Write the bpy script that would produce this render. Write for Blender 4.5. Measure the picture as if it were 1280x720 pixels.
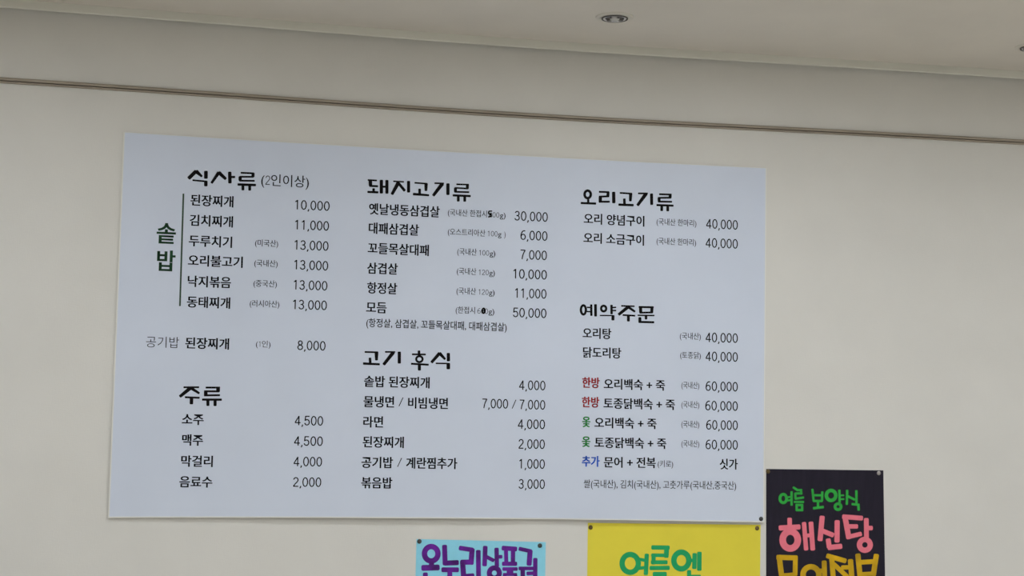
import bpy, bmesh, math, random
from mathutils import Vector, Matrix

# ------------------------------------------------------------------ scene reset
for o in list(bpy.data.objects):
    bpy.data.objects.remove(o, do_unlink=True)
SC = bpy.context.scene
COL = SC.collection
random.seed(7)

# ------------------------------------------------------------------ camera
# wall with the menu board = plane y = 0 (room on the -y side), x to the right, z up
PITCH, YAW, ROLL = 0.0932223, 0.2171683, 0.0169275
CAM = Vector((0.0804864, -4.4349395, 1.4612082))
FPX = 2067.05
fwd = Vector((math.sin(YAW) * math.cos(PITCH), math.cos(YAW) * math.cos(PITCH), math.sin(PITCH)))
r0 = Vector((math.cos(YAW), -math.sin(YAW), 0.0))
u0 = r0.cross(fwd)
RIGHT = r0 * math.cos(ROLL) + u0 * math.sin(ROLL)
UP = u0 * math.cos(ROLL) - r0 * math.sin(ROLL)
cam = bpy.data.cameras.new('camera')
cam.sensor_width = 36.0
cam.lens = FPX * 36.0 / 1280.0
cam.clip_start = 0.05
cam_o = bpy.data.objects.new('camera', cam)
cam_o.matrix_world = Matrix((
    (RIGHT.x, UP.x, -fwd.x, CAM.x), (RIGHT.y, UP.y, -fwd.y, CAM.y),
    (RIGHT.z, UP.z, -fwd.z, CAM.z), (0, 0, 0, 1)))
COL.objects.link(cam_o)
SC.camera = cam_o

# ------------------------------------------------------------------ world, exposure
w = bpy.data.worlds.new('world')
w.use_nodes = True
w.node_tree.nodes['Background'].inputs[0].default_value = (0.75, 0.8, 0.9, 1)
w.node_tree.nodes['Background'].inputs[1].default_value = 0.0
SC.world = w
SC.view_settings.view_transform = 'Standard'
SC.view_settings.look = 'None'
SC.view_settings.gamma = 1.0
SC.view_settings.use_curve_mapping = False
SC.view_settings.exposure = 0.0
PANEL_EMIT = 12.2       # ceiling LED panels

# ------------------------------------------------------------------ pixel -> place
def ray(px, py):
    return fwd + RIGHT * ((px - 640.0) / FPX) - UP * ((py - 360.0) / FPX)

def on_wall(px, py, surf=None):
    """point of the photo's pixel on the wall (y = 0) or on a thing hanging on it (y = surf(x, z))"""
    d = ray(px, py)
    y = 0.0
    p = None
    for _ in range(4 if surf else 1):
        p = CAM + d * ((y - CAM.y) / d.y)
        if surf:
            y = surf(p.x, p.z)
    return p

def on_height(px, py, z):
    d = ray(px, py)
    return CAM + d * ((z - CAM.z) / d.z)

# ------------------------------------------------------------------ materials
def srgb(r, g, b):
    f = lambda c: (c / 12.92) if c <= 0.04045 else ((c + 0.055) / 1.055) ** 2.4
    return (f(r / 255.0), f(g / 255.0), f(b / 255.0), 1.0)

def mat(name, col, rough=0.6, spec=0.3, var=0.0, vscale=20.0, bump=0.0, bscale=200.0, metal=0.0,
        stretch=(1, 1, 1), col2=None, detail=3.0):
    m = bpy.data.materials.new(name)
    m.use_nodes = True
    nt = m.node_tree
    b = nt.nodes['Principled BSDF']
    b.inputs['Base Color'].default_value = col
    b.inputs['Roughness'].default_value = rough
    b.inputs['Metallic'].default_value = metal
    b.inputs['Specular IOR Level'].default_value = spec
    if var > 0 or bump > 0 or col2:
        tc = nt.nodes.new('ShaderNodeNewGeometry')
        mp = nt.nodes.new('ShaderNodeMapping')
        mp.inputs['Scale'].default_value = stretch
        nt.links.new(tc.outputs['Position'], mp.inputs['Vector'])
    if var > 0 or col2:
        n = nt.nodes.new('ShaderNodeTexNoise')
        n.inputs['Scale'].default_value = vscale
        n.inputs['Detail'].default_value = detail
        nt.links.new(mp.outputs['Vector'], n.inputs['Vector'])
        rmp = nt.nodes.new('ShaderNodeValToRGB')
        rmp.color_ramp.elements[0].position = 0.3
        rmp.color_ramp.elements[1].position = 0.7
        c2 = col2 if col2 else col
        rmp.color_ramp.elements[0].color = tuple(c * (1 - var) for c in col[:3]) + (1,)
        rmp.color_ramp.elements[1].color = tuple(min(1, c * (1 + var)) for c in c2[:3]) + (1,)
        nt.links.new(n.outputs['Fac'], rmp.inputs['Fac'])
        nt.links.new(rmp.outputs['Color'], b.inputs['Base Color'])
    if bump > 0:
        n2 = nt.nodes.new('ShaderNodeTexNoise')
        n2.inputs['Scale'].default_value = bscale
        n2.inputs['Detail'].default_value = 4.0
        nt.links.new(mp.outputs['Vector'], n2.inputs['Vector'])
        bp = nt.nodes.new('ShaderNodeBump')
        bp.inputs['Strength'].default_value = bump
        bp.inputs['Distance'].default_value = 0.002
        nt.links.new(n2.outputs['Fac'], bp.inputs['Height'])
        nt.links.new(bp.outputs['Normal'], b.inputs['Normal'])
    return m

def wallpaper(name, col, var):
    """woven-look paper: fine crossed threads in relief, faint mottling in colour"""
    m = mat(name, col, rough=0.75, spec=0.2, var=var, vscale=5.0, detail=6.0)
    nt = m.node_tree
    b = nt.nodes['Principled BSDF']
    g = nt.nodes.new('ShaderNodeNewGeometry')
    hs = []
    for sc in ((60, 60, 520), (520, 60, 60)):
        mp = nt.nodes.new('ShaderNodeMapping')
        mp.inputs['Scale'].default_value = sc
        nt.links.new(g.outputs['Position'], mp.inputs['Vector'])
        n = nt.nodes.new('ShaderNodeTexNoise')
        n.inputs['Scale'].default_value = 1.0
        n.inputs['Detail'].default_value = 2.0
        nt.links.new(mp.outputs['Vector'], n.inputs['Vector'])
        hs.append(n)
    add = nt.nodes.new('ShaderNodeMath')
    add.operation = 'ADD'
    nt.links.new(hs[0].outputs['Fac'], add.inputs[0])
    nt.links.new(hs[1].outputs['Fac'], add.inputs[1])
    bp = nt.nodes.new('ShaderNodeBump')
    bp.inputs['Strength'].default_value = 0.22
    bp.inputs['Distance'].default_value = 0.001
    nt.links.new(add.outputs[0], bp.inputs['Height'])
    nt.links.new(bp.outputs['Normal'], b.inputs['Normal'])
    return m

def emitter(name, col, strength):
    m = bpy.data.materials.new(name)
    m.use_nodes = True
    b = m.node_tree.nodes['Principled BSDF']
    b.inputs['Base Color'].default_value = (0.8, 0.8, 0.8, 1)
    b.inputs['Emission Color'].default_value = col
    b.inputs['Emission Strength'].default_value = strength
    return m

M = {
    'wall': wallpaper('wallpaper_cream', srgb(221, 218, 211), 0.025),
    'ceil': wallpaper('ceiling_paper', srgb(222, 215, 204), 0.025),
    'floor': mat('floor_tile', srgb(216, 211, 203), 0.45, var=0.1, vscale=3),
    'crown': mat('crown_paint', srgb(226, 224, 213), 0.6, var=0.02, vscale=8),
    'rail': mat('rail_taupe', srgb(164, 153, 138), 0.6, var=0.06, vscale=14, stretch=(0.4, 1, 3)),
    'film': mat('printed_film_pale_blue', srgb(210, 217, 231), 0.42, spec=0.35, var=0.02, vscale=5, detail=8),
    'foam': mat('foam_board_white', srgb(232, 230, 222), 0.5),
    'ink': mat('ink_black', srgb(12, 12, 22), 0.6, spec=0.08),
    'inkhead': mat('ink_brush_black', srgb(14, 10, 12), 0.6, spec=0.08, var=0.3, vscale=90),
    'inknote': mat('ink_grey', srgb(36, 39, 56), 0.6, spec=0.1),
    'inklight': mat('ink_soft_black', srgb(26, 28, 40), 0.6, spec=0.1),
    'inkgreen': mat('ink_dark_green', srgb(22, 66, 36), 0.5, spec=0.25),
    'inkrule': mat('ink_rule_green', srgb(46, 70, 54), 0.5, spec=0.25),
    'inkred': mat('ink_red', srgb(170, 26, 32), 0.5, spec=0.25),
    'inkleaf': mat('ink_leaf_green', srgb(28, 146, 54), 0.5, spec=0.25),
    'inkblue': mat('ink_blue', srgb(20, 90, 208), 0.5, spec=0.25),
    'bluepaper': mat('paper_light_blue', srgb(146, 217, 238), 0.7, var=0.03, vscale=60),
    'yelpaper': mat('paper_yellow', srgb(232, 216, 66), 0.65, var=0.03, vscale=9),
    'blackpaper': mat('paper_black', srgb(38, 34, 46), 0.7, spec=0.15, var=0.12, vscale=30, stretch=(3, 1, 0.4)),
    'purple': mat('marker_purple', srgb(70, 10, 102), 0.6, var=0.12, vscale=26, col2=srgb(106, 28, 152)),
    'jade': mat('marker_green', srgb(26, 164, 98), 0.6, var=0.08, vscale=40),
    'green': mat('marker_grass_green', srgb(44, 168, 62), 0.6, var=0.12, vscale=50),
    'greenedge': mat('marker_dark_green_rim', srgb(20, 66, 34), 0.6),
    'pink': mat('marker_pink', srgb(238, 122, 138), 0.6, var=0.05, vscale=40),
    'pinkedge': mat('marker_pink_rim', srgb(96, 40, 50), 0.6),
    'gold': mat('marker_gold', srgb(176, 140, 8), 0.6, var=0.06, vscale=16, col2=srgb(222, 176, 10)),
    'pindark': mat('tack_gunmetal', srgb(74, 74, 72), 0.45, metal=0.6, var=0.1, vscale=300),
    'pinbrass': mat('tack_bronze', srgb(104, 88, 58), 0.45, metal=0.6, var=0.1, vscale=300),
    'pinsilver': mat('tack_silver', srgb(170, 164, 160), 0.4, metal=0.5, var=0.1, vscale=300),
    'lampwhite': mat('lamp_white_paint', srgb(214, 208, 196), 0.45),
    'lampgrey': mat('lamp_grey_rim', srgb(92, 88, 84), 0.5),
    'chrome': mat('lamp_reflector_chrome', srgb(225, 225, 230), 0.2, metal=1.0),
    'bulbglass': mat('lamp_bulb_glass', srgb(190, 188, 184), 0.15, spec=0.5),
    'panel': emitter('led_panel_light', (0.925, 0.98, 1.04, 1), PANEL_EMIT),
}

# ------------------------------------------------------------------ building helpers
def new_obj(name, verts, faces, m, parent=None, smooth=False):
    me = bpy.data.meshes.new(name)
    me.from_pydata([tuple(v) for v in verts], [], faces)
    me.materials.append(m)
    if smooth:
        for p in me.polygons:
            p.use_smooth = True
    o = bpy.data.objects.new(name, me)
    COL.objects.link(o)
    if parent:
        o.parent = parent
        o.matrix_parent_inverse = Matrix.Translation(-parent.location)
    return o

def tag(o, label=None, cat=None, group=None, kind=None):
    if label: o['label'] = label
    if cat: o['category'] = cat
    if group: o['group'] = group
    if kind: o['kind'] = kind
    return o

def empty(name, loc):
    o = bpy.data.objects.new(name, None)
    o.empty_display_size = 0.05
    o.location = loc
    COL.objects.link(o)
    return o

def box(x0, x1, y0, y1, z0, z1):
    v = [(x, y, z) for x in (x0, x1) for y in (y0, y1) for z in (z0, z1)]
    f = [(0, 1, 3, 2), (4, 6, 7, 5), (0, 4, 5, 1), (2, 3, 7, 6), (0, 2, 6, 4), (1, 5, 7, 3)]
    return v, f

def sweep_x(profile, xs, dz):
    """closed (y, z) profile swept along x with a height offset dz(x)"""
    n = len(profile)
    v, f = [], []
    for x in xs:
        for (y, z) in profile:
            v.append((x, y, z + dz(x)))
    for i in range(len(xs) - 1):
        for k in range(n):
            a, b = i * n + k, i * n + (k + 1) % n
            f.append((a, a + n, b + n, b))
    f.append(tuple(range(n)))
    f.append(tuple(reversed(range((len(xs) - 1) * n, len(xs) * n))))
    return v, f

def lathe(profile, n=32):
    """(r, h) profile turned about -z: h measured downwards"""
    v, f = [], []
    for (r, h) in profile:
        for k in range(n):
            a = 2 * math.pi * k / n
            v.append((r * math.cos(a), r * math.sin(a), -h))
    for i in range(len(profile) - 1):
        for k in range(n):
            a, b = i * n + k, i * n + (k + 1) % n
            f.append((a, b, b + n, a + n))
    return v, f

# ------------------------------------------------------------------ the room
X0, X1, YB, ZC = -3.2, 5.2, -7.0, 2.592
SAG = 0.011                                    # the ceiling line hangs a centimetre lower above the board
def sag(x):
    return -SAG * math.exp(-((x - 1.08) / 0.95) ** 2)

v, f = box(X0 - 0.1, X1 + 0.1, 0.0, 0.12, -0.05, 2.75)
tag(new_obj('wall_back', v, f, M['wall']), 'cream woven wallpaper wall behind the menu board', kind='structure')
v, f = box(X0 - 0.12, X0, YB, 0.0, -0.05, 2.75)
tag(new_obj('wall_left', v, f, M['wall']), 'cream wallpaper side wall out of view', kind='structure')
v, f = box(X1, X1 + 0.12, YB, 0.0, -0.05, 2.75)
tag(new_obj('wall_right', v, f, M['wall']), 'cream wallpaper side wall out of view', kind='structure')
v, f = box(X0 - 0.1, X1 + 0.1, YB - 0.12, YB, -0.05, 2.75)
tag(new_obj('wall_front', v, f, M['wall']), 'cream wallpaper wall behind the camera', kind='structure')
v, f = box(X0 - 0.1, X1 + 0.1, YB, 0.0, -0.1, 0.0)
tag(new_obj('floor', v, f, M['floor']), 'pale stone tiled restaurant floor', kind='structure')

XS = [X0 + (X1 - X0) * i / 84 for i in range(85)]
ys = [0.05, 0.0, -0.02, -0.1, -0.2, -0.35, -0.55, -0.8, -1.1, -1.6, -2.5, -4.5, YB - 0.05]
v, f = [], []
for x in XS:
    for y in ys:
        fade = max(0.0, 1 + min(0, y) / 1.1)
        fade = fade * fade * (3 - 2 * fade)
        v.append((x, y, ZC + sag(x) * fade))
n = len(ys)
for i in range(len(XS) - 1):
    for j in range(n - 1):
        a = i * n + j
        f.append((a, a + 1, a + n + 1, a + n))
base = len(v)
v += [(x, y, ZC + 0.15) for x in (XS[0], XS[-1]) for y in (ys[0], ys[-1])]
f.append((base, base + 1, base + 3, base + 2))
ce = new_obj('ceiling', v, f, M['ceil'], smooth=False)
tag(ce, 'taupe papered ceiling above the menu wall', kind='structure')

# crown strip along the ceiling: light strip with a dark shadow gap under it
cb = 2.5575 + SAG
prof = [(0.0, cb + 0.050), (-0.022, cb + 0.050), (-0.0235, cb + 0.012), (-0.0235, cb + 0.003), (-0.022, cb), (-0.0195, cb), (-0.0195, cb + 0.026), (0.0, cb + 0.026)]
v, f = sweep_x(prof, XS, sag)
tc_ = tag(new_obj('trim_1', v, f, M['crown']), 'pale crown moulding strip between wall and ceiling', kind='structure')
v, f = sweep_x([(0.0, cb + 0.027), (-0.0197, cb + 0.027), (-0.0197, cb + 0.021), (0.0, cb + 0.021)], XS, sag)
new_obj('underside_batten', v, f, M['crown'], tc_)

# taupe rail moulding under it
rz = 2.3697 + SAG
H = 0.0076
prof = [(0.0, rz + H)]
for k in range(7):
    a = math.pi / 2 - math.pi * k / 10
    prof.append((-0.004 - 0.006 * math.cos(a), rz + 0.0012 + (H - 0.0012) * math.sin(a)))
prof += [(-0.0015, rz - 0.0020), (-0.0015, rz - 0.0036), (-0.0090, rz - 0.0040), (-0.0090, rz - 0.0062), (-0.006, rz - H), (0.0, rz - H)]
v, f = sweep_x(prof, XS, sag)
tr = tag(new_obj('trim_2', v, f, M['rail']), 'taupe half-round rail moulding across the wall above the board', kind='structure')

# ------------------------------------------------------------------ lights of the room
def led_panel(x, y, label, Wd, where):
    e = empty('ceiling_panel_lamp_' + where + '_offscreen', (x, y, ZC))
    tag(e, label, 'lamp', 'rectangular LED panel lamps on the ceiling')
    L, h = 0.62, 0.035
    v, f = [], []
    for (a, b, c, d) in ((-L, L, -Wd, -Wd + 0.02), (-L, L, Wd - 0.02, Wd), (-L, -L + 0.02, -Wd + 0.02, Wd - 0.02), (L - 0.02, L, -Wd + 0.02, Wd - 0.02)):
        vv, ff = box(a, b, c, d, -h, 0.004)
        f += [tuple(i + len(v) for i in q) for q in ff]
        v += vv
    o = new_obj('frame', v, f, M['lampwhite']); o.parent = e
    v, f = box(-L + 0.02, L - 0.02, -Wd + 0.02, Wd - 0.02, -h + 0.004, 0.0)
    o = new_obj('diffuser_' + where + '_offscreen', v, f, M['panel']); o.parent = e
rows = ((-1.02, 'slim row closest to the menu wall', 0.115), (-2.1, 'second row from the menu wall', 0.115), (-4.0, 'third row from the menu wall', 0.16), (-6.0, 'rear row', 0.16))
for y, s, wd in rows:
    for x, side in ((-0.7, 'towards the left wall'), (1.5, 'in the middle of the room'), (3.6, 'towards the right wall')):
        led_panel(x, y, 'LED panel lamp, ' + s + ', ' + side, wd, s.split()[0] + '_' + side.split()[-2 if 'wall' in side else 2])

# recessed downlights (switched off) in the ceiling strip over the board
def downlight(px, py, label):
    zc = ZC
    p = on_height(px, py, zc)
    for _ in range(3):
        fade = max(0.0, 1 + p.y / 1.1)
        zc = ZC + sag(p.x) * fade * fade * (3 - 2 * fade)
        p = on_height(px, py, zc)
    e = empty('recessed_downlight', (p.x, p.y, zc))
    tag(e, label, 'downlight', 'small recessed downlights in the ceiling')
    def part(name, prof, m, smooth=True, seg=32):
        v, f = lathe(prof, seg)
        o = new_obj(name, v, f, m, smooth=smooth); o.parent = e
        return o
    part('flange', [(0.0505, -0.003), (0.0505, 0.001), (0.048, 0.0028), (0.036, 0.0034), (0.0352, 0.003), (0.0352, -0.003)], M['lampwhite'])
    part('rim', [(0.0352, 0.0034), (0.0350, 0.0062), (0.0330, 0.0066), (0.0326, 0.003)], M['lampgrey'])
    part('reflector', [(0.0328, 0.0040), (0.0300, 0.0062), (0.0255, 0.0050), (0.0215, 0.0012), (0.018, 0.0004)], M['chrome'], False, 20)
    # four discs, dark grey colour standing in for shaded openings in the reflector
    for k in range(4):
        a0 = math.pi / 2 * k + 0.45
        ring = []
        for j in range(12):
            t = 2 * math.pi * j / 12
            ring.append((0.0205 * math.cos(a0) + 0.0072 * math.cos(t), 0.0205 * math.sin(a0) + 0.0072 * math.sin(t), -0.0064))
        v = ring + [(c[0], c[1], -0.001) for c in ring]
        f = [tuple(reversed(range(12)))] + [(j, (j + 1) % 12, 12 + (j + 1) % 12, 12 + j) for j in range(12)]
        o = new_obj('painted_shade_disc', v, f, M['lampgrey']); o.parent = e
    part('bulb', [(0.0135, 0.0), (0.0135, 0.005), (0.011, 0.0085), (0.006, 0.0105), (0.0001, 0.011)], M['bulbglass'])
    return e
downlight(768.4, 21.3, 'small round recessed downlight in the ceiling above the menu board')
downlight(1291, 58.5, 'small round recessed downlight in the ceiling, past the black poster end of the wall')

# ------------------------------------------------------------------ menu board
TL, TR, BR, BL = (154.5, 165.0), (958.2, 210.0), (955.5, 653.0), (135.0, 647.3)
THICK = 0.004
def lerp(a, b, t): return a + (b - a) * t
def curve(pts, t):
    for i in range(len(pts) - 1):
        if t <= pts[i + 1][0]:
            k = (t - pts[i][0]) / (pts[i + 1][0] - pts[i][0])
            k = k * k * (3 - 2 * k)
            return lerp(pts[i][1], pts[i + 1][1], k)
    return pts[-1][1]
GAP = [(0, 0.25), (0.12, 0.5), (0.34, 1.0), (0.5, 0.98), (0.66, 0.72), (0.78, 0.95), (0.87, 0.85), (0.93, 0.8), (1.0, 0.28)]
CURL = [(0, 0.25), (0.3, 0.5), (0.42, 0.9), (0.55, 0.85), (0.64, 0.3), (0.75, 0.7), (0.9, 1.0), (1.0, 0.7)]
BX0, BX1, BZ0, BZ1 = 0.0, 1.80, 1.250, 2.2605
def board_y(x, z):
    """front face of the flexible sheet: flat against the wall on top, standing off along the lower edge"""
    u = min(1, max(0, (x - BX0) / (BX1 - BX0)))
    t = min(1, max(0, (BZ1 - z) / (BZ1 - BZ0)))
    g = 0.0006 + 0.0088 * curve(GAP, u) * t ** 2.2 + 0.0028 * curve(CURL, u) * math.exp(-max(0, z - BZ0) / 0.018)
    return -(THICK + g)
cTL, cTR, cBR, cBL = (on_wall(q[0], q[1], board_y) for q in (TL, TR, BR, BL))
def board_pt(u, t, inset=0.0):
    """u 0..1 to the right, t 0..1 downwards"""
    x = lerp(lerp(cTL.x, cTR.x, u), lerp(cBL.x, cBR.x, u), t)
    z = lerp(lerp(cTL.z, cTR.z, u), lerp(cBL.z, cBR.z, u), t)
    z += 4 * u * (1 - u) * lerp(-0.004, 0.005, t)
    return x, z
board = empty('menu_board', (0.9, 0.0, 1.25))
tag(board, 'large pale blue-white Korean menu board hanging on the cream wall', 'menu board')
NU, NV = 72, 44
def vv_list(nv):   # rows closer together near the curling lower edge
    return [1 - (1 - j / nv) ** 1.6 for j in range(nv + 1)]
TV = vv_list(NV)
def sheet(name, m, u0, u1, t0, t1, front, back, parent, bevel=0.0):
    v, f = [], []
    us = [lerp(u0, u1, i / NU) for i in range(NU + 1)]
    ts = [lerp(t0, t1, k) for k in TV]
    for lay, off in ((0, front), (1, back)):
        for t in ts:
            for u in us:
                x, z = board_pt(u, t)
                v.append((x, board_y(x, z) + off, z))
    W_ = NU + 1
    N_ = W_ * (NV + 1)
    for j in range(NV):
        for i in range(NU):
            a = j * W_ + i
            f.append((a, a + W_, a + W_ + 1, a + 1))
            b = a + N_
            f.append((b, b + 1, b + W_ + 1, b + W_))
    rim = [i for i in range(W_)] + [j * W_ + NU for j in range(1, NV + 1)] + \
          [NV * W_ + i for i in range(NU - 1, -1, -1)] + [j * W_ for j in range(NV - 1, 0, -1)]
    for k in range(len(rim)):
        a, b = rim[k], rim[(k + 1) % len(rim)]
        f.append((a, b, b + N_, a + N_))
    return new_obj(name, v, f, m, parent)
tag(sheet('foam_sheet', M['foam'], 0, 1, 0, 1, 0.0, THICK, board), 'white cut edge of the foam sheet')
ex, ez = 0.0030 / 1.8, 0.0030 / 1.01
sheet('printed_film', M['film'], ex, 1 - ex, 0.0012, 1 - ez, -0.0004, 0.0002, board)
V, F = [], []
for k in range(31):
    u = lerp(0.33, 0.90, k / 30)
    for dt in (-0.0008, 0.0008):
        x, z = board_pt(u, 0.305 + dt)
        V.append((x, board_y(x, z) - 0.0005, z))
for k in range(30):
    F.append((2 * k, 2 * k + 1, 2 * k + 3, 2 * k + 2))
new_obj('film_seam', V, F, M['film'], board)
def print_y(x, z): return board_y(x, z) - 0.0007

# ------------------------------------------------------------------ lettering
DIGITS = {}
def arc(cx, cy, rx, ry, a0, a1, n=14):
    return [(cx + rx * math.cos(math.radians(a0 + (a1 - a0) * k / n)), cy + ry * math.sin(math.radians(a0 + (a1 - a0) * k / n))) for k in range(n + 1)]
# light grotesque figures as centre lines, cap height 1, (advance, [lines])
DIGITS['0'] = (0.64, [arc(0.32, 0.5, 0.225, 0.455, 90, 450, 28)])
DIGITS['1'] = (0.64, [[(0.13, 0.80), (0.22, 0.835), (0.32, 0.955)], [(0.345, 1.0), (0.345, 0.0)]])
DIGITS['2'] = (0.64, [arc(0.315, 0.715, 0.205, 0.24, 175, -28, 16) + [(0.40, 0.46), (0.26, 0.30), (0.13, 0.13), (0.105, 0.045)], [(0.06, 0.045), (0.56, 0.045)]])
DIGITS['3'] = (0.64, [arc(0.30, 0.735, 0.19, 0.22, 165, -80, 16), [(0.22, 0.515), (0.32, 0.515)], arc(0.295, 0.28, 0.22, 0.235, 88, -168, 18)])
DIGITS['4'] = (0.64, [[(0.42, 0.0), (0.42, 0.985)], [(0.415, 0.94), (0.075, 0.31)], [(0.035, 0.27), (0.59, 0.27)]])
DIGITS['5'] = (0.64, [[(0.54, 0.955), (0.15, 0.955)], [(0.165, 0.985), (0.115, 0.48)], arc(0.305, 0.325, 0.225, 0.28, 140, -165, 20)])
DIGITS['6'] = (0.64, [arc(0.32, 0.315, 0.215, 0.27, 0, 360, 26), arc(0.42, 0.40, 0.32, 0.555, 195, 72, 16)])
DIGITS['7'] = (0.64, [[(0.075, 0.955), (0.565, 0.955)], [(0.54, 0.94), (0.40, 0.66), (0.30, 0.36), (0.245, 0.0)]])
DIGITS['8'] = (0.64, [arc(0.32, 0.745, 0.18, 0.21, 0, 360, 24), arc(0.32, 0.275, 0.225, 0.235, 0, 360, 24)])
DIGITS['9'] = (0.64, [arc(0.32, 0.685, 0.215, 0.27, 0, 360, 26), arc(0.22, 0.60, 0.32, 0.555, 15, -108, 16)])
DIGITS[','] = (0.27, [[(0.15, 0.085), (0.145, -0.03), (0.075, -0.165)]])

def figure_mesh(run, weight):
    """a run of figures and commas drawn as constant-width lines; returns verts, faces, advance (em: cap height 0.7)"""
    V, F = [], []
    pen = 0.0
    hw = weight / 2
    for ch in run:
        adv, lines = DIGITS[ch]
        for pl in lines:
            closed = (abs(pl[0][0] - pl[-1][0]) + abs(pl[0][1] - pl[-1][1])) < 1e-6
            pts = pl[:-1] if closed else pl
            n = len(pts)
            b = len(V)
            for i in range(n):
                p0 = pts[(i - 1) % n] if (closed or i > 0) else pts[i]
                p2 = pts[(i + 1) % n] if (closed or i < n - 1) else pts[i]
                dx, dy = p2[0] - p0[0], p2[1] - p0[1]
                L = math.hypot(dx, dy) or 1
                nx, ny = -dy / L * hw, dx / L * hw
                for sgn in (1, -1):
                    V.append(Vector(((pen + pts[i][0] + sgn * nx) * 0.7, (pts[i][1] + sgn * ny) * 0.7, 0)))
            for i in range(n if closed else n - 1):
                j = (i + 1) % n
                F.append((b + 2 * i, b + 2 * i + 1, b + 2 * j + 1, b + 2 * j))
        pen += adv
    return V, F, pen * 0.7

def runs_of(body):
    """split a line into runs of figures and runs of other characters"""
    out = []
    for i, ch in enumerate(body):
        fig = ch.isdigit() or (ch == ',' and i > 0 and body[i - 1].isdigit())
        if out and out[-1][0] == fig: out[-1][1] += ch
        else: out.append([fig, ch])
    return out

JOBS = []
def write(name, body, x0, x1, yc, h, m, offset=0.0, digits=False, surf=None, parent=None, label=None, weight=0.085, strike=0.0):
    """queue one line of print: pixel columns x0..x1, yc = pixel row of its middle at the left end, h = glyph height in pixels"""
    o = bpy.data.objects.new(name, bpy.data.meshes.new(name))      # keeps the order of the parts
    COL.objects.link(o)
    parent = parent or board
    o.parent = parent
    o.matrix_parent_inverse = Matrix.Translation(-parent.location)
    if label: o['label'] = label
    JOBS.append((o, body, x0, x1, yc, h, m, offset, digits, surf or print_y, weight, strike))

def flush_writing():
    need = {}
    for j in JOBS:
        for fig, run in runs_of(j[1]):
            if not fig and run.strip():
                need.setdefault((run.strip(), j[7]), None)
    tmp = []
    for key in need:
        c = bpy.data.curves.new('tmp', 'FONT')
        c.body = key[0]; c.size = 1.0; c.offset = key[1]; c.resolution_u = 3
        o = bpy.data.objects.new('tmp', c)
        COL.objects.link(o)
        tmp.append((key, o, c))
    dg = bpy.context.evaluated_depsgraph_get()
    for key, o, c in tmp:
        me = bpy.data.meshes.new_from_object(o.evaluated_get(dg))
        need[key] = ([v.co.copy() for v in me.vertices], [tuple(p.vertices) for p in me.polygons])
        bpy.data.meshes.remove(me)
    for key, o, c in tmp:
        bpy.data.objects.remove(o); bpy.data.curves.remove(c)
    for (o, body, x0, x1, yc, h, m, offset, digits, surf, weight, strike) in JOBS:
        vs, fs, pen = [], [], 0.0
        for fig, run in runs_of(body):
            base = len(vs)
            if fig:
                v, f, adv = figure_mesh(run, weight)
                vs += [Vector((q.x + pen, q.y, 0)) for q in v]
                pen += adv
            else:
                pen += 0.22 * (len(run) - len(run.lstrip()))
                if run.strip():
                    v, f = need[(run.strip(), offset)]
                    a = min(q.x for q in v); b = max(q.x for q in v)
                    vs += [Vector((q.x - a + pen + 0.03 - strike, q.y, 0)) for q in v]
                    if strike:                 # struck twice, slightly shifted: a bolder face
                        k = len(v)
                        vs += [Vector((q.x - a + pen + 0.03 + strike, q.y, 0)) for q in v]
                        f = f + [tuple(i + k for i in q) for q in f]
                    pen += b - a + 0.07
                else: f = []
                pen += 0.22 * (len(run) - len(run.rstrip()))
            fs += [tuple(i + base for i in q) for q in f]
        a = min(q.x for q in vs); b = max(q.x for q in vs)
        pl = on_wall(x0, yc, surf)
        yr = yc
        for _ in range(4):                     # keep the right end level with the left end on the board
            pr = on_wall(x1, yr, surf)
            yr += (pr.z - pl.z) * 450
        pt = on_wall(x0, yc - h / 2.0, surf); pb = on_wall(x0, yc + h / 2.0, surf)
        ref, mid = (0.70, 0.35) if digits else (0.90, 0.375)
        sz = (pt.z - pb.z) / ref
        out = []
        for q in vs:
            x = pl.x + (q.x - a) / (b - a) * (pr.x - pl.x)
            z = pl.z + (q.y - mid) * sz
            out.append((x, surf(x, z), z))
        o.data.from_pydata(out, [], fs)
        o.data.materials.append(m)

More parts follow.
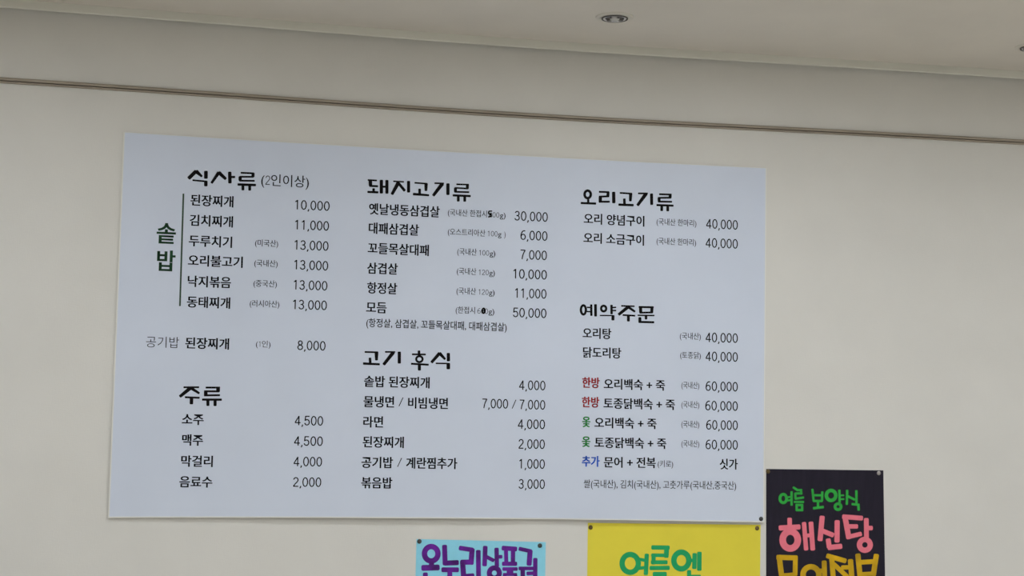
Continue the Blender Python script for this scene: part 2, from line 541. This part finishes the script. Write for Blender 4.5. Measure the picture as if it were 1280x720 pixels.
def strokes(name, crop, items, m, surf, parent, grow=0.0, lift=0.0, label=None):
    """hand-drawn letters: poly-lines with widths in the pixels of an enlarged crop (x0, y0, scale)"""
    cx, cy, s = crop
    V, F = [], []
    def add(poly):
        b = len(V)
        for (x, y) in poly:
            p = on_wall(cx + x / s, cy + y / s, surf)
            V.append((p.x, p.y - lift, p.z))
        # keep every face turned towards the room
        a = sum(poly[i][0] * poly[(i + 1) % len(poly)][1] - poly[(i + 1) % len(poly)][0] * poly[i][1] for i in range(len(poly)))
        idx = list(range(b, b + len(poly)))
        F.append(tuple(idx if a < 0 else idx[::-1]))
    for it in items:
        if it[0] == 'o':
            _, ox, oy, rx, ry, wd = it
            N = 36
            wd2 = wd / 2 + grow
            for k in range(N):
                a, b = 2 * math.pi * k / N, 2 * math.pi * (k + 1) / N
                add([(ox + (rx - wd2) * math.cos(a), oy + (ry - wd2) * math.sin(a)), (ox + (rx + wd2) * math.cos(a), oy + (ry + wd2) * math.sin(a)),
                     (ox + (rx + wd2) * math.cos(b), oy + (ry + wd2) * math.sin(b)), (ox + (rx - wd2) * math.cos(b), oy + (ry - wd2) * math.sin(b))])
            continue
        w0, pts = it[0], it[1]
        w1 = it[2] if len(it) > 2 else w0
        n = len(pts)
        ws = [lerp(w0, w1, i / (n - 1)) / 2 + grow for i in range(n)]
        for i in range(n - 1):
            (ax, ay), (bx, by) = pts[i], pts[i + 1]
            dx, dy = bx - ax, by - ay
            L = math.hypot(dx, dy) or 1
            nx, ny = -dy / L, dx / L
            # squarish brush ends: pull the ends in by 0.35 of the width and round the corners
            ra, rb = ws[i] * 0.55, ws[i + 1] * 0.55
            tx, ty = dx / L, dy / L
            poly = []
            def corner(px, py, sx, sy, r, a0):
                for q in range(4):
                    a = a0 + math.pi / 2 * q / 3
                    poly.append((px + sx * 0 + r * (math.cos(a) * tx + math.sin(a) * nx), py + r * (math.cos(a) * ty + math.sin(a) * ny)))
            ea, eb = ws[i] * 0.15, ws[i + 1] * 0.15       # reach past the end point
            if i > 0: ea = ws[i] * 0.9
            if i < n - 2: eb = ws[i + 1] * 0.9
            sx0, sy0 = ax - tx * (ea - ra), ay - ty * (ea - ra)
            sx1, sy1 = bx + tx * (eb - rb), by + ty * (eb - rb)
            oa, ob = ws[i] - ra, ws[i + 1] - rb
            corner(sx1 - nx * ob, sy1 - ny * ob, 0, 0, rb, -math.pi / 2)
            corner(sx1 + nx * ob, sy1 + ny * ob, 0, 0, rb, 0)
            corner(sx0 + nx * oa, sy0 + ny * oa, 0, 0, ra, math.pi / 2)
            corner(sx0 - nx * oa, sy0 - ny * oa, 0, 0, ra, math.pi)
            add(poly)
    o = new_obj(name, V, F, m, parent)
    if label: o['label'] = label
    return o

# --- headings (brush lettering)
HEADS = [
 ((225, 200, 7.529), [  # 식사류
  (32, [(80, 174), (152, 104)]), (34, [(150, 104), (207, 156)], 18), (32, [(244, 104), (244, 174)]), (13, [(118, 190), (240, 201)]), (30, [(243, 196), (243, 246)]),
  (20, [(296, 218), (366, 116)], 30), (32, [(364, 116), (432, 180)], 24), (30, [(468, 112), (470, 218)]), (18, [(478, 160), (518, 160)]),
  (14, [(572, 120), (697, 126)]), (26, [(688, 122), (686, 160)]), (14, [(692, 158), (560, 158)]), (28, [(566, 156), (566, 194)]), (14, [(558, 194), (702, 196)]),
  (20, [(543, 230), (714, 236)]), (24, [(592, 236), (592, 284)]), (24, [(656, 236), (656, 286)])]),
 ((450, 217, 8.533), [  # 돼지고기류
  (14, [(83, 68), (180, 74)]), (34, [(110, 70), (112, 132)]), (18, [(100, 131), (192, 135)]), (24, [(145, 158), (145, 196)]), (20, [(80, 195), (195, 200)]),
  (32, [(228, 68), (228, 210)]), (18, [(235, 140), (285, 140)]), (30, [(287, 70), (287, 212)]),
  (12, [(355, 82), (468, 88)]), (38, [(412, 92), (340, 222)], 28), (26, [(412, 104), (478, 184)]), (30, [(518, 80), (518, 200)]),
  (14, [(582, 98), (715, 108)]), (34, [(705, 104), (703, 184)], 26), (24, [(636, 162), (636, 220)]), (24, [(566, 218), (736, 231)], 18),
  (14, [(795, 102), (895, 105)]), (38, [(880, 106), (780, 236)], 28), (32, [(938, 106), (938, 226)]),
  (14, [(1028, 114), (1160, 118)]), (28, [(1147, 116), (1144, 164)]), (14, [(1150, 160), (1010, 152)]), (28, [(1018, 152), (1018, 196)]), (15, [(1008, 194), (1164, 198)]),
  (20, [(990, 232), (1180, 240)]), (26, [(1048, 238), (1048, 296)]), (26, [(1117, 238), (1117, 298)])]),
 ((715, 228, 8.533), [  # 오리고기류
  ('o', 167, 128, 33, 40, 24), (20, [(173, 178), (173, 222)]), (20, [(94, 220), (256, 226)]),
  (17, [(288, 100), (396, 104)]), (28, [(385, 100), (383, 146)]), (17, [(396, 148), (288, 152)]), (32, [(302, 152), (302, 206)]), (18, [(286, 206), (402, 206)]), (32, [(444, 102), (446, 220)]),
  (15, [(510, 112), (640, 120)]), (32, [(626, 116), (622, 200)], 26), (24, [(558, 173), (560, 236)]), (22, [(496, 237), (656, 243)]),
  (15, [(705, 117), (808, 118)]), (36, [(792, 118), (698, 246)], 28), (28, [(848, 120), (850, 238)]),
  (16, [(930, 126), (1062, 130)]), (28, [(1048, 126), (1046, 168)]), (16, [(1056, 163), (918, 165)]), (28, [(928, 163), (930, 206)]), (16, [(918, 204), (1066, 207)]),
  (19, [(902, 242), (1082, 248)]), (26, [(957, 246), (957, 304)]), (26, [(1021, 246), (1021, 306)])]),
 ((715, 372, 10.667), [  # 예약주문
  ('o', 152, 164, 33, 60, 28), (15, [(200, 130), (248, 132)]), (15, [(200, 186), (248, 188)]), (26, [(256, 92), (258, 242)]), (32, [(313, 90), (315, 250)]),
  ('o', 422, 146, 34, 37, 26), (28, [(527, 98), (528, 220)]), (15, [(535, 133), (588, 130)]), (15, [(535, 172), (588, 172)]), (12, [(372, 238), (545, 240)]), (36, [(547, 236), (545, 302)]),
  (16, [(656, 110), (834, 116)]), (40, [(752, 122), (620, 228)], 34), (30, [(748, 124), (840, 188)], 24), (18, [(676, 232), (842, 242)]), (34, [(752, 240), (752, 316)]),
  (38, [(914, 116), (916, 200)]), (22, [(890, 125), (1088, 129)]), (36, [(1068, 122), (1062, 204)]), (20, [(902, 201), (1076, 198)]), (15, [(876, 236), (1098, 239)]),
  (30, [(987, 238), (987, 290)]), (36, [(905, 264), (905, 334)]), (24, [(890, 325), (1095, 329)])]),
 ((445, 430, 9.846), [  # 고기 후식
  (17, [(108, 98), (272, 102)]), (44, [(252, 96), (252, 200)], 30), (28, [(172, 170), (175, 240)]), (26, [(88, 240), (292, 250)], 22),
  (16, [(358, 97), (482, 98)]), (42, [(462, 100), (340, 254)], 34), (36, [(533, 96), (533, 238)]),
  (28, [(775, 82), (775, 128)]), (17, [(690, 127), (858, 129)]), ('o', 780, 186, 39, 36, 22), (20, [(678, 243), (894, 255)]), (34, [(780, 248), (780, 324)]),
  (32, [(928, 228), (1030, 112)], 38), (38, [(1026, 112), (1098, 188)], 24), (36, [(1136, 112), (1138, 210)]), (14, [(982, 238), (1130, 240)]), (40, [(1136, 236), (1136, 308)])]),
 ((215, 475, 14.222), [  # 주류
  (26, [(206, 130), (480, 128)]), (62, [(330, 140), (138, 296)], 48), (50, [(336, 142), (486, 238)], 34), (28, [(230, 306), (490, 316)]), (56, [(347, 310), (345, 428)]),
  (28, [(600, 135), (852, 135)]), (62, [(820, 128), (818, 212)]), (28, [(838, 202), (572, 200)]), (58, [(600, 196), (600, 276)]), (28, [(570, 274), (852, 270)]),
  (34, [(536, 348), (884, 350)]), (50, [(638, 350), (638, 458)]), (50, [(766, 350), (766, 460)])]),
]
HEADS.append((HEADS[4][0], HEADS[4][1][7:]))
HEADS[4] = (HEADS[4][0], HEADS[4][1][:7])
for crop, items in HEADS:
    strokes('heading', crop, items, M['inkhead'], print_y, board, grow=0.22 * crop[2], label='black brush-lettered section heading')

# --- dish names, prices, notes: (text, x0, x1, y)
NAMES1 = [('된장찌개', 238.0, 291.9, 249.8), ('김치찌개', 237.0, 291.3, 275.0), ('두루치기', 236.0, 290.2, 300.6), ('오리불고기', 235.0, 303.5, 325.2),
          ('낙지볶음', 234.6, 288.8, 351.3), ('동태찌개', 233.6, 287.8, 377.1), ('된장찌개', 231.5, 286.4, 428.5),
          ('소주', 227.3, 254.7, 523.8), ('맥주', 227.5, 253.9, 549.8), ('막걸리', 226.3, 266.1, 576.2), ('음료수', 224.2, 265.5, 602.0),
          ('옛날냉동삼겹살', 461.3, 549.7, 260.8), ('대패삼겹살', 460.9, 523.7, 284.9), ('꼬들목살대패', 459.7, 536.1, 309.9), ('삼겹살', 458.9, 497.3, 334.9),
          ('항정살', 458.9, 496.5, 359.6), ('모듬', 457.7, 483.3, 384.0),
          ('솥밥 된장찌개', 455.1, 537.1, 476.5), ('물냉면', 454.4, 492.7, 501.8), ('비빔냉면', 510.0, 560.0, 503.4), ('라면', 454.0, 478.9, 527.1),
          ('된장찌개', 453.3, 504.9, 552.2), ('공기밥', 451.8, 491.2, 577.8), ('계란찜추가', 507.5, 571.6, 578.6), ('볶음밥', 451.6, 490.4, 603.3),
          ('오리 양념구이', 729.7, 805.5, 273.1), ('오리 소금구이', 729.3, 805.1, 297.1), ('오리탕', 728.3, 764.2, 416.2), ('닭도리탕', 728.7, 776.6, 440.2),
          ('오리백숙 + 죽', 754.7, 831.3, 479.8), ('토종닭백숙 + 죽', 754.3, 843.7, 503.9), ('오리백숙 + 죽', 743.1, 820.7, 528.2), ('토종닭백숙 + 죽', 743.1, 832.9, 553.0),
          ('문어 + 전복', 754.7, 819.7, 577.6), ('싯가', 899.5, 922.3, 580.0)]
for t, x0, x1, y in NAMES1:
    write('dish_name', t, x0, x1, y, 13.9 if x0 < 700 else 13.2, M['ink'], 0.012, strike=0.015)
for t, x0, x1, y in (('/', 498.2, 504.2, 502.2), ('/', 496.5, 502.5, 577.8)):
    write('slash_mark', t, x0, x1, y, 11.5, M['inklight'], -0.012, True)

PRICES = [('10,000', 368.7, 412.1, 255.7), ('11,000', 368.7, 411.3, 280.7), ('13,000', 368.0, 410.7, 305.9), ('13,000', 367.6, 410.3, 330.7), ('13,000', 367.0, 409.3, 355.8),
          ('13,000', 366.0, 408.7, 380.4), ('8,000', 371.7, 407.0, 431.4), ('4,500', 368.5, 404.0, 525.5), ('4,500', 367.6, 403.6, 551.0), ('4,000', 367.0, 402.6, 576.7), ('2,000', 366.4, 401.6, 602.4),
          ('30,000', 643.1, 684.8, 269.5), ('6,000', 650.6, 684.4, 293.7), ('7,000', 650.6, 683.7, 318.0), ('10,000', 641.5, 683.7, 342.0), ('11,000', 643.7, 683.1, 366.1), ('50,000', 641.1, 683.1, 390.4),
          ('4,000', 648.9, 681.8, 481.2), ('7,000', 602.9, 635.2, 504.2), ('7,000', 649.6, 681.6, 505.5), ('4,000', 647.3, 681.3, 529.9), ('2,000', 648.2, 681.1, 554.8), ('1,000', 648.9, 681.1, 579.7), ('3,000', 648.2, 681.1, 604.9),
          ('40,000', 882.7, 922.3, 279.4), ('40,000', 882.0, 922.3, 303.2), ('40,000', 882.0, 922.3, 421.5), ('40,000', 882.0, 922.3, 445.2), ('60,000', 882.0, 922.3, 482.5), ('60,000', 881.6, 922.3, 506.8), ('60,000', 882.7, 922.3, 530.9), ('60,000', 882.0, 922.3, 555.5)]
for t, x0, x1, y in PRICES:
    write('price', t, x0, x1, y, 11.9, M['ink'], 0.0, True, weight=0.112)
write('slash_mark', '/', 639.7, 645.4, 505.0, 11.5, M['inklight'], -0.012, True)

NOTES = [('(미국산)', 318.9, 347.7, 303.3), ('(국내산)', 317.9, 347.1, 328.5), ('(중국산)', 316.9, 346.1, 353.9), ('(러시아산)', 312.2, 349.2, 379.0), ('(1인)', 319.9, 338.2, 429.7),
         ('(국내산 한접시', 559.8, 608.6, 265.2), ('00g)', 615.6, 632.0, 268.2), ('(오스트리아산', 559.8, 606.6, 289.4), ('100g', 609.6, 626.9, 291.6), (')', 630.3, 632.0, 292.6), ('(국내산', 571.6, 596.0, 314.2), ('100g)', 598.8, 619.2, 315.6), ('(국내산', 571.0, 595.4, 338.6), ('120g)', 598.4, 618.7, 340.0), ('(국내산', 570.6, 595.0, 363.3), ('120g)', 598.2, 618.3, 364.6), ('(한접시', 569.6, 593.8, 387.2), ('600g)', 596.8, 617.9, 388.4),
         ('(국내산 한마리)', 820.7, 870.5, 276.8), ('(국내산 한마리)', 820.7, 870.1, 301.0), ('(국내산)', 849.8, 876.0, 419.6), ('(토종닭)', 850.2, 876.0, 443.6), ('(국내산)', 851.8, 874.1, 481.2), ('(국내산)', 851.8, 874.1, 505.4),
         ('(국내산)', 851.8, 874.1, 529.9), ('(국내산)', 851.8, 874.1, 554.3), ('(키로)', 822.1, 841.4, 579.6)]
for t, x0, x1, y in NOTES:
    write('origin_note', t, x0, x1, y, 8.6, M['inknote'], 0.0, weight=0.09, strike=0.007)
write('subtitle', '(2인이상)', 326.5, 386.2, 224.4, 15.0, M['inklight'], 0.0, strike=0.006)
write('dish_name', '공기밥', 182.6, 223.8, 427.1, 14.0, M['inklight'], -0.006, label='thinner grey dish name')
write('footnote', '(항정살, 삼겹살, 꼬들목살대패, 대패삼겹살)', 457.9, 633.4, 403.2, 10.8, M['ink'], 0.01)
write('footnote', '쌀(국내산), 김치(국내산), 고춧가루(국내산,중국산)', 729.7, 920.2, 604.6, 10.6, M['inklight'], 0.0, strike=0.006)

write('side_title', '솥', 195.8, 219.9, 291.2, 25.5, M['inkgreen'], 0.014, strike=0.012, label='bold dark green syllable')
write('side_title', '밥', 196.2, 219.3, 325.6, 25.5, M['inkgreen'], 0.014, strike=0.012, label='bold dark green syllable')
for t, x0, x1, y, m, l in (('한방', 727.7, 749.6, 478.1, 'inkred', 'bold red word'), ('한방', 727.3, 749.2, 502.5, 'inkred', 'bold red word'),
                           ('옻', 727.7, 738.0, 527.2, 'inkleaf', 'bold green syllable'), ('옻', 727.3, 738.0, 552.0, 'inkleaf', 'bold green syllable'),
                           ('추가', 727.3, 749.6, 576.5, 'inkblue', 'bold blue word')):
    write('accent_word', t, x0, x1, y, 13.0, M[m], 0.017, strike=0.020, label=l)

pts = [(229.3 + (224.9 - 229.3) * k / 10, 242.0 + (382.6 - 242.0) * k / 10) for k in range(11)]
V, F = [], []
for (x, y) in pts:
    for s in (-1.05, 1.05):
        V.append(on_wall(x + s, y, print_y))
for k in range(10):
    F.append((2 * k, 2 * k + 2, 2 * k + 3, 2 * k + 1))
o = new_obj('divider_line', V, F, M['inkrule'], board)
o['label'] = 'thin dark green vertical rule'

MARK = (440, 210, 4.923)
def mark_y(x, z): return board_y(x, z) - 0.0011
strokes('marker_correction', MARK, [(8, [(862, 265), (842, 266)]), (9, [(842, 266), (840, 282)]), (9, [(840, 282), (856, 282), (858, 298), (838, 301)]), (7, [(858, 276), (846, 294)])],
        M['inkhead'], mark_y, board, label='thick black hand-inked digit')
strokes('marker_correction', (440, 320, 4.923), [('o', 810, 337, 8, 15, 10), (5, [(805, 337), (815, 335)])], M['inkhead'], mark_y, board, label='thick black hand-inked digit')

flush_writing()

# ------------------------------------------------------------------ posters
def poster(name, tl, tr, bl, br, drop, m, label, front, wav):
    """corner pixels of the sheet where it meets the picture, carried on downwards by the factor drop"""
    P = [on_wall(*q) for q in (tl, tr, bl, br)]
    P[2] = P[0] + (P[2] - P[0]) * drop
    P[3] = P[1] + (P[3] - P[1]) * drop
    root = empty(name, ((P[2].x + P[3].x) / 2, 0.0, P[2].z))
    tag(root, label, 'poster')
    xa, xb = P[0].x, P[1].x
    za = P[0].z
    def surf(x, z):
        u = (x - xa) / (xb - xa)
        t = max(0, za - z)
        return -(front + wav * (0.5 + 0.5 * math.sin(5.2 * u + 9 * t)) * math.sin(math.pi * min(1, max(0, u))))
    n, mm = 14, 18
    v, f = [], []
    for lay in (0, 1):
        for j in range(mm + 1):
            for i in range(n + 1):
                u, t = i / n, j / mm
                q = (P[0] * (1 - u) + P[1] * u) * (1 - t) + (P[2] * (1 - u) + P[3] * u) * t
                v.append((q.x, surf(q.x, q.z) + lay * 0.0005, q.z))
    W_, N_ = n + 1, (n + 1) * (mm + 1)
    for j in range(mm):
        for i in range(n):
            a = j * W_ + i
            f.append((a, a + W_, a + W_ + 1, a + 1))
            b = a + N_
            f.append((b, b + 1, b + W_ + 1, b + W_))
    rim = list(range(W_)) + [j * W_ + n for j in range(1, mm + 1)] + [mm * W_ + i for i in range(n - 1, -1, -1)] + [j * W_ for j in range(mm - 1, 0, -1)]
    for k in range(len(rim)):
        a, b = rim[k], rim[(k + 1) % len(rim)]
        f.append((a, b, b + N_, a + N_))
    new_obj('paper_sheet', v, f, m, root)
    return root, surf

def ink(surf, d): return lambda x, z: surf(x, z) - d

pb_, sb = poster('blue_poster', (520.6, 673.8), (682.2, 677.6), (519.4, 720), (681.4, 720), 5.0, M['bluepaper'],
                 'light blue paper poster with fat purple lettering under the menu board', 0.0008, 0.0012)
pil, sy_ = poster('yellow_poster', (734.8, 653.5), (950.6, 656.0), (734.0, 720), (950.0, 720), 4.6, M['yelpaper'],
                  'yellow paper poster with green lettering tucked under the menu board edge', 0.0008, 0.0012)
pk, sk = poster('black_poster', (957.7, 586.2), (1104.0, 588.0), (957.6, 720), (1106.2, 720), 3.2, M['blackpaper'],
                'black paper poster with green, pink and gold lettering beside the board corner', 0.0008, 0.0010)

G = (510, 665, 13.09)
def off(items, dx, dy=0):
    out = []
    for it in items:
        if it[0] == 'o': out.append(('o', it[1] + dx, it[2] + dy) + it[3:])
        else: out.append((it[0], [(x + dx, y + dy) for x, y in it[1]]) + it[2:])
    return out
def letters(crop, glyphs, m, surf, parent, d=0.0004, grow=0.0, label=None):
    for g in glyphs:
        strokes('letter', crop, g, m, ink(surf, d), parent, grow=grow, label=label)

PURPLE = [
 [('o', 380, 356, 110, 118, 90), (84, [(385, 470), (385, 570)]), (96, [(225, 588), (512, 580)]), (80, [(284, 668), (286, 800)]), (80, [(262, 800), (510, 792)])],
 [(82, [(598, 215), (608, 540)]), (84, [(590, 510), (826, 500)]), (80, [(552, 618), (828, 618)]), (80, [(684, 620), (684, 800)])],
 [(76, [(838, 260), (1070, 296)]), (86, [(1050, 270), (1030, 530)]), (84, [(1050, 492), (862, 496)]), (86, [(892, 470), (912, 760)]), (76, [(890, 728), (1080, 712)]), (78, [(1150, 300), (1156, 860)])],
 off([(76, [(152, 232), (140, 555)]), (62, [(150, 395), (296, 470)]), (72, [(336, 262), (342, 570)]), (60, [(360, 405), (428, 405)]), ('o', 300, 672, 82, 84, 84)], 1113),
 off([(78, [(425, 262), (668, 280)]), (66, [(490, 260), (496, 520)]), (72, [(606, 270), (604, 520)]), (70, [(430, 520), (668, 520)]), (60, [(436, 605), (678, 605)]), (110, [(556, 605), (556, 690)]), (50, [(445, 695), (668, 695)]), (56, [(466, 695), (466, 800)]), (56, [(648, 695), (648, 800)]), (56, [(445, 805), (668, 805)])], 1113),
 off([(66, [(702, 272), (910, 318)]), (84, [(886, 296), (868, 545)]), (60, [(700, 596), (940, 596)]), (74, [(764, 596), (766, 740)]), (62, [(830, 680), (960, 672)]), (72, [(970, 430), (968, 770)]), (66, [(770, 790), (776, 860)]), (66, [(760, 870), (990, 860)])], 1113),
]
letters(G, PURPLE, M['purple'], sb, pb_)

I_ = (765, 670, 10.667)
JADE = [
 [('o', 243, 365, 108, 119, 72), (44, [(350, 308), (448, 325)]), (44, [(350, 432), (448, 420)]), (58, [(464, 240), (452, 516)])],
 [(58, [(528, 152), (766, 156)]), (66, [(730, 150), (722, 286)]), (48, [(740, 258), (526, 256)]), (58, [(556, 250), (552, 376)]), (54, [(522, 350), (738, 350)]), (58, [(505, 427), (766, 425)]),
  (60, [(548, 508), (726, 508)]), (60, [(576, 482), (572, 650)]), (60, [(698, 482), (698, 650)]), (56, [(548, 640), (726, 640)])],
 [('o', 925, 327, 100, 111, 74), (48, [(1040, 325), (1095, 325)]), (60, [(1102, 232), (1098, 436)]), (62, [(1166, 214), (1164, 460)]), (56, [(1028, 458), (1028, 570)]), (60, [(1004, 546), (1182, 546)])],
]
letters(I_, JADE, M['jade'], sy_, pil)

J_ = (960, 600, 9.846)
GREEN = [
 [('o', 188, 228, 41, 52, 34), (22, [(225, 215), (285, 207)]), (22, [(225, 255), (285, 246)]), (28, [(290, 140), (290, 314)])],
 [(26, [(308, 88), (362, 124), (418, 126)]), (26, [(408, 112), (408, 178)]), (26, [(422, 164), (330, 166)]), (26, [(335, 160), (340, 238)]), (26, [(332, 232), (442, 214)]), (26, [(320, 270), (442, 270)]),
  (28, [(340, 308), (432, 308)]), (28, [(352, 300), (354, 380)]), (28, [(420, 300), (420, 380)]), (28, [(344, 370), (432, 370)])],
 [(26, [(546, 110), (562, 262)]), (28, [(668, 142), (664, 258)]), (26, [(555, 188), (665, 188)]), (28, [(556, 258), (672, 258)]), (28, [(615, 262), (615, 334)]), (30, [(556, 348), (686, 332)])],
 [('o', 776, 190, 58, 61, 42), (28, [(878, 122), (882, 280)]), (20, [(885, 190), (936, 188)]), (20, [(885, 236), (938, 235)]), ('o', 862, 328, 37, 36, 34)],
 [(28, [(974, 122), (970, 304)]), (28, [(975, 196), (1070, 244)]), (28, [(1088, 128), (1088, 285)]), (28, [(1030, 296), (1126, 306)]), (30, [(1112, 296), (1116, 376)])],
]
letters(J_, GREEN, M['greenedge'], sk, pk, d=0.0002, grow=5.0, label='dark rim around a green marker letter')
letters(J_, GREEN, M['green'], sk, pk, d=0.0005)

K_ = (965, 635, 8.469)
PINK = [
 [(48, [(186, 106), (187, 195)]), (54, [(75, 212), (298, 200)]), ('o', 193, 338, 80, 90, 70), (46, [(338, 152), (362, 446)]), (50, [(412, 148), (432, 446)]), (40, [(350, 292), (420, 288)])],
 [(54, [(532, 86), (508, 346)]), (50, [(530, 240), (652, 290)]), (54, [(690, 132), (688, 362)]), (52, [(594, 326), (608, 424)]), (54, [(592, 420), (740, 404)])],
 [(50, [(746, 92), (960, 108)]), (56, [(770, 78), (815, 325)]), (46, [(796, 195), (908, 195)]), (46, [(800, 308), (948, 272)]), (50, [(998, 110), (1000, 330)]), (46, [(1005, 212), (1064, 212)]), ('o', 983, 390, 57, 57, 56)],
]
letters(K_, PINK, M['pinkedge'], sk, pk, d=0.0002, grow=4.0, label='dark rim around a pink marker letter')
letters(K_, PINK, M['pink'], sk, pk, d=0.0005)
GOLD = [
 [(56, [(74, 500), (102, 720)]), (54, [(50, 522), (268, 528)]), (50, [(248, 515), (244, 716)]), (40, [(95, 714), (250, 700)]), (46, [(50, 782), (290, 776)]), (46, [(170, 780), (172, 850)]), (50, [(80, 850), (84, 910)]), (46, [(70, 915), (270, 905)])],
 [('o', 412, 706, 84, 84, 58), (46, [(490, 665), (552, 664)]), (52, [(552, 560), (560, 850)])],
 [(52, [(578, 504), (784, 562)]), (54, [(632, 520), (652, 790)]), (48, [(650, 590), (800, 730)]), (46, [(735, 630), (830, 628)]), (56, [(830, 545), (850, 800)]), (46, [(680, 820), (684, 890)]), (46, [(665, 895), (860, 885)])],
 [(56, [(908, 486), (932, 722)]), (56, [(1106, 490), (1072, 716)]), (50, [(915, 576), (1088, 566)]), (46, [(920, 704), (1082, 694)]), (46, [(1000, 700), (1000, 780)]), (46, [(880, 790), (1110, 784)]), (46, [(910, 850), (1080, 846)]), (46, [(1064, 840), (1060, 930)])],
]
letters(K_, GOLD, M['gold'], sk, pk, d=0.0005)

# ------------------------------------------------------------------ thumbtacks
def tack(px, py, surf, m, label, r=0.0062):
    p = on_wall(px, py, surf)
    prof = [(0.0001, -0.0036), (r * 0.45, -0.0034), (r * 0.8, -0.0026), (r, -0.0012), (r, -0.0004), (r * 0.9, 0.0), (0.0011, 0.0001), (0.0010, 0.006), (0.0001, 0.009)]
    n = 20
    v, f = [], []
    for (q, d) in prof:
        for k in range(n):
            a = 2 * math.pi * k / n
            v.append((p.x + q * math.cos(a), p.y + d, p.z + q * math.sin(a)))
    for i in range(len(prof) - 1):
        for k in range(n):
            a, b = i * n + k, i * n + (k + 1) % n
            f.append((a, b, b + n, a + n))
    o = new_obj('thumbtack', v, f, m, smooth=True)
    tag(o, label, 'thumbtack', 'thumbtacks holding the board and posters')
tack(951.2, 648.6, board_y, M['pindark'], 'dark round thumbtack through the bottom corner of the menu board')
tack(524.2, 676.7, sb, M['pindark'], 'dark round thumbtack on the blue poster corner away from the yellow poster')
tack(674.8, 682.0, sb, M['pindark'], 'dark round thumbtack on the blue poster corner towards the yellow poster')
tack(738.2, 659.2, sy_, M['pinbrass'], 'bronze thumbtack on the yellow poster corner towards the blue poster')
tack(946.3, 660.3, sy_, M['pinbrass'], 'bronze thumbtack on the yellow poster corner towards the black poster')
tack(959.9, 589.4, sk, M['pinbrass'], 'dull bronze thumbtack on the black poster corner beside the menu board')
tack(1098.4, 591.4, sk, M['pinsilver'], 'silver thumbtack on the black poster corner away from the menu board')
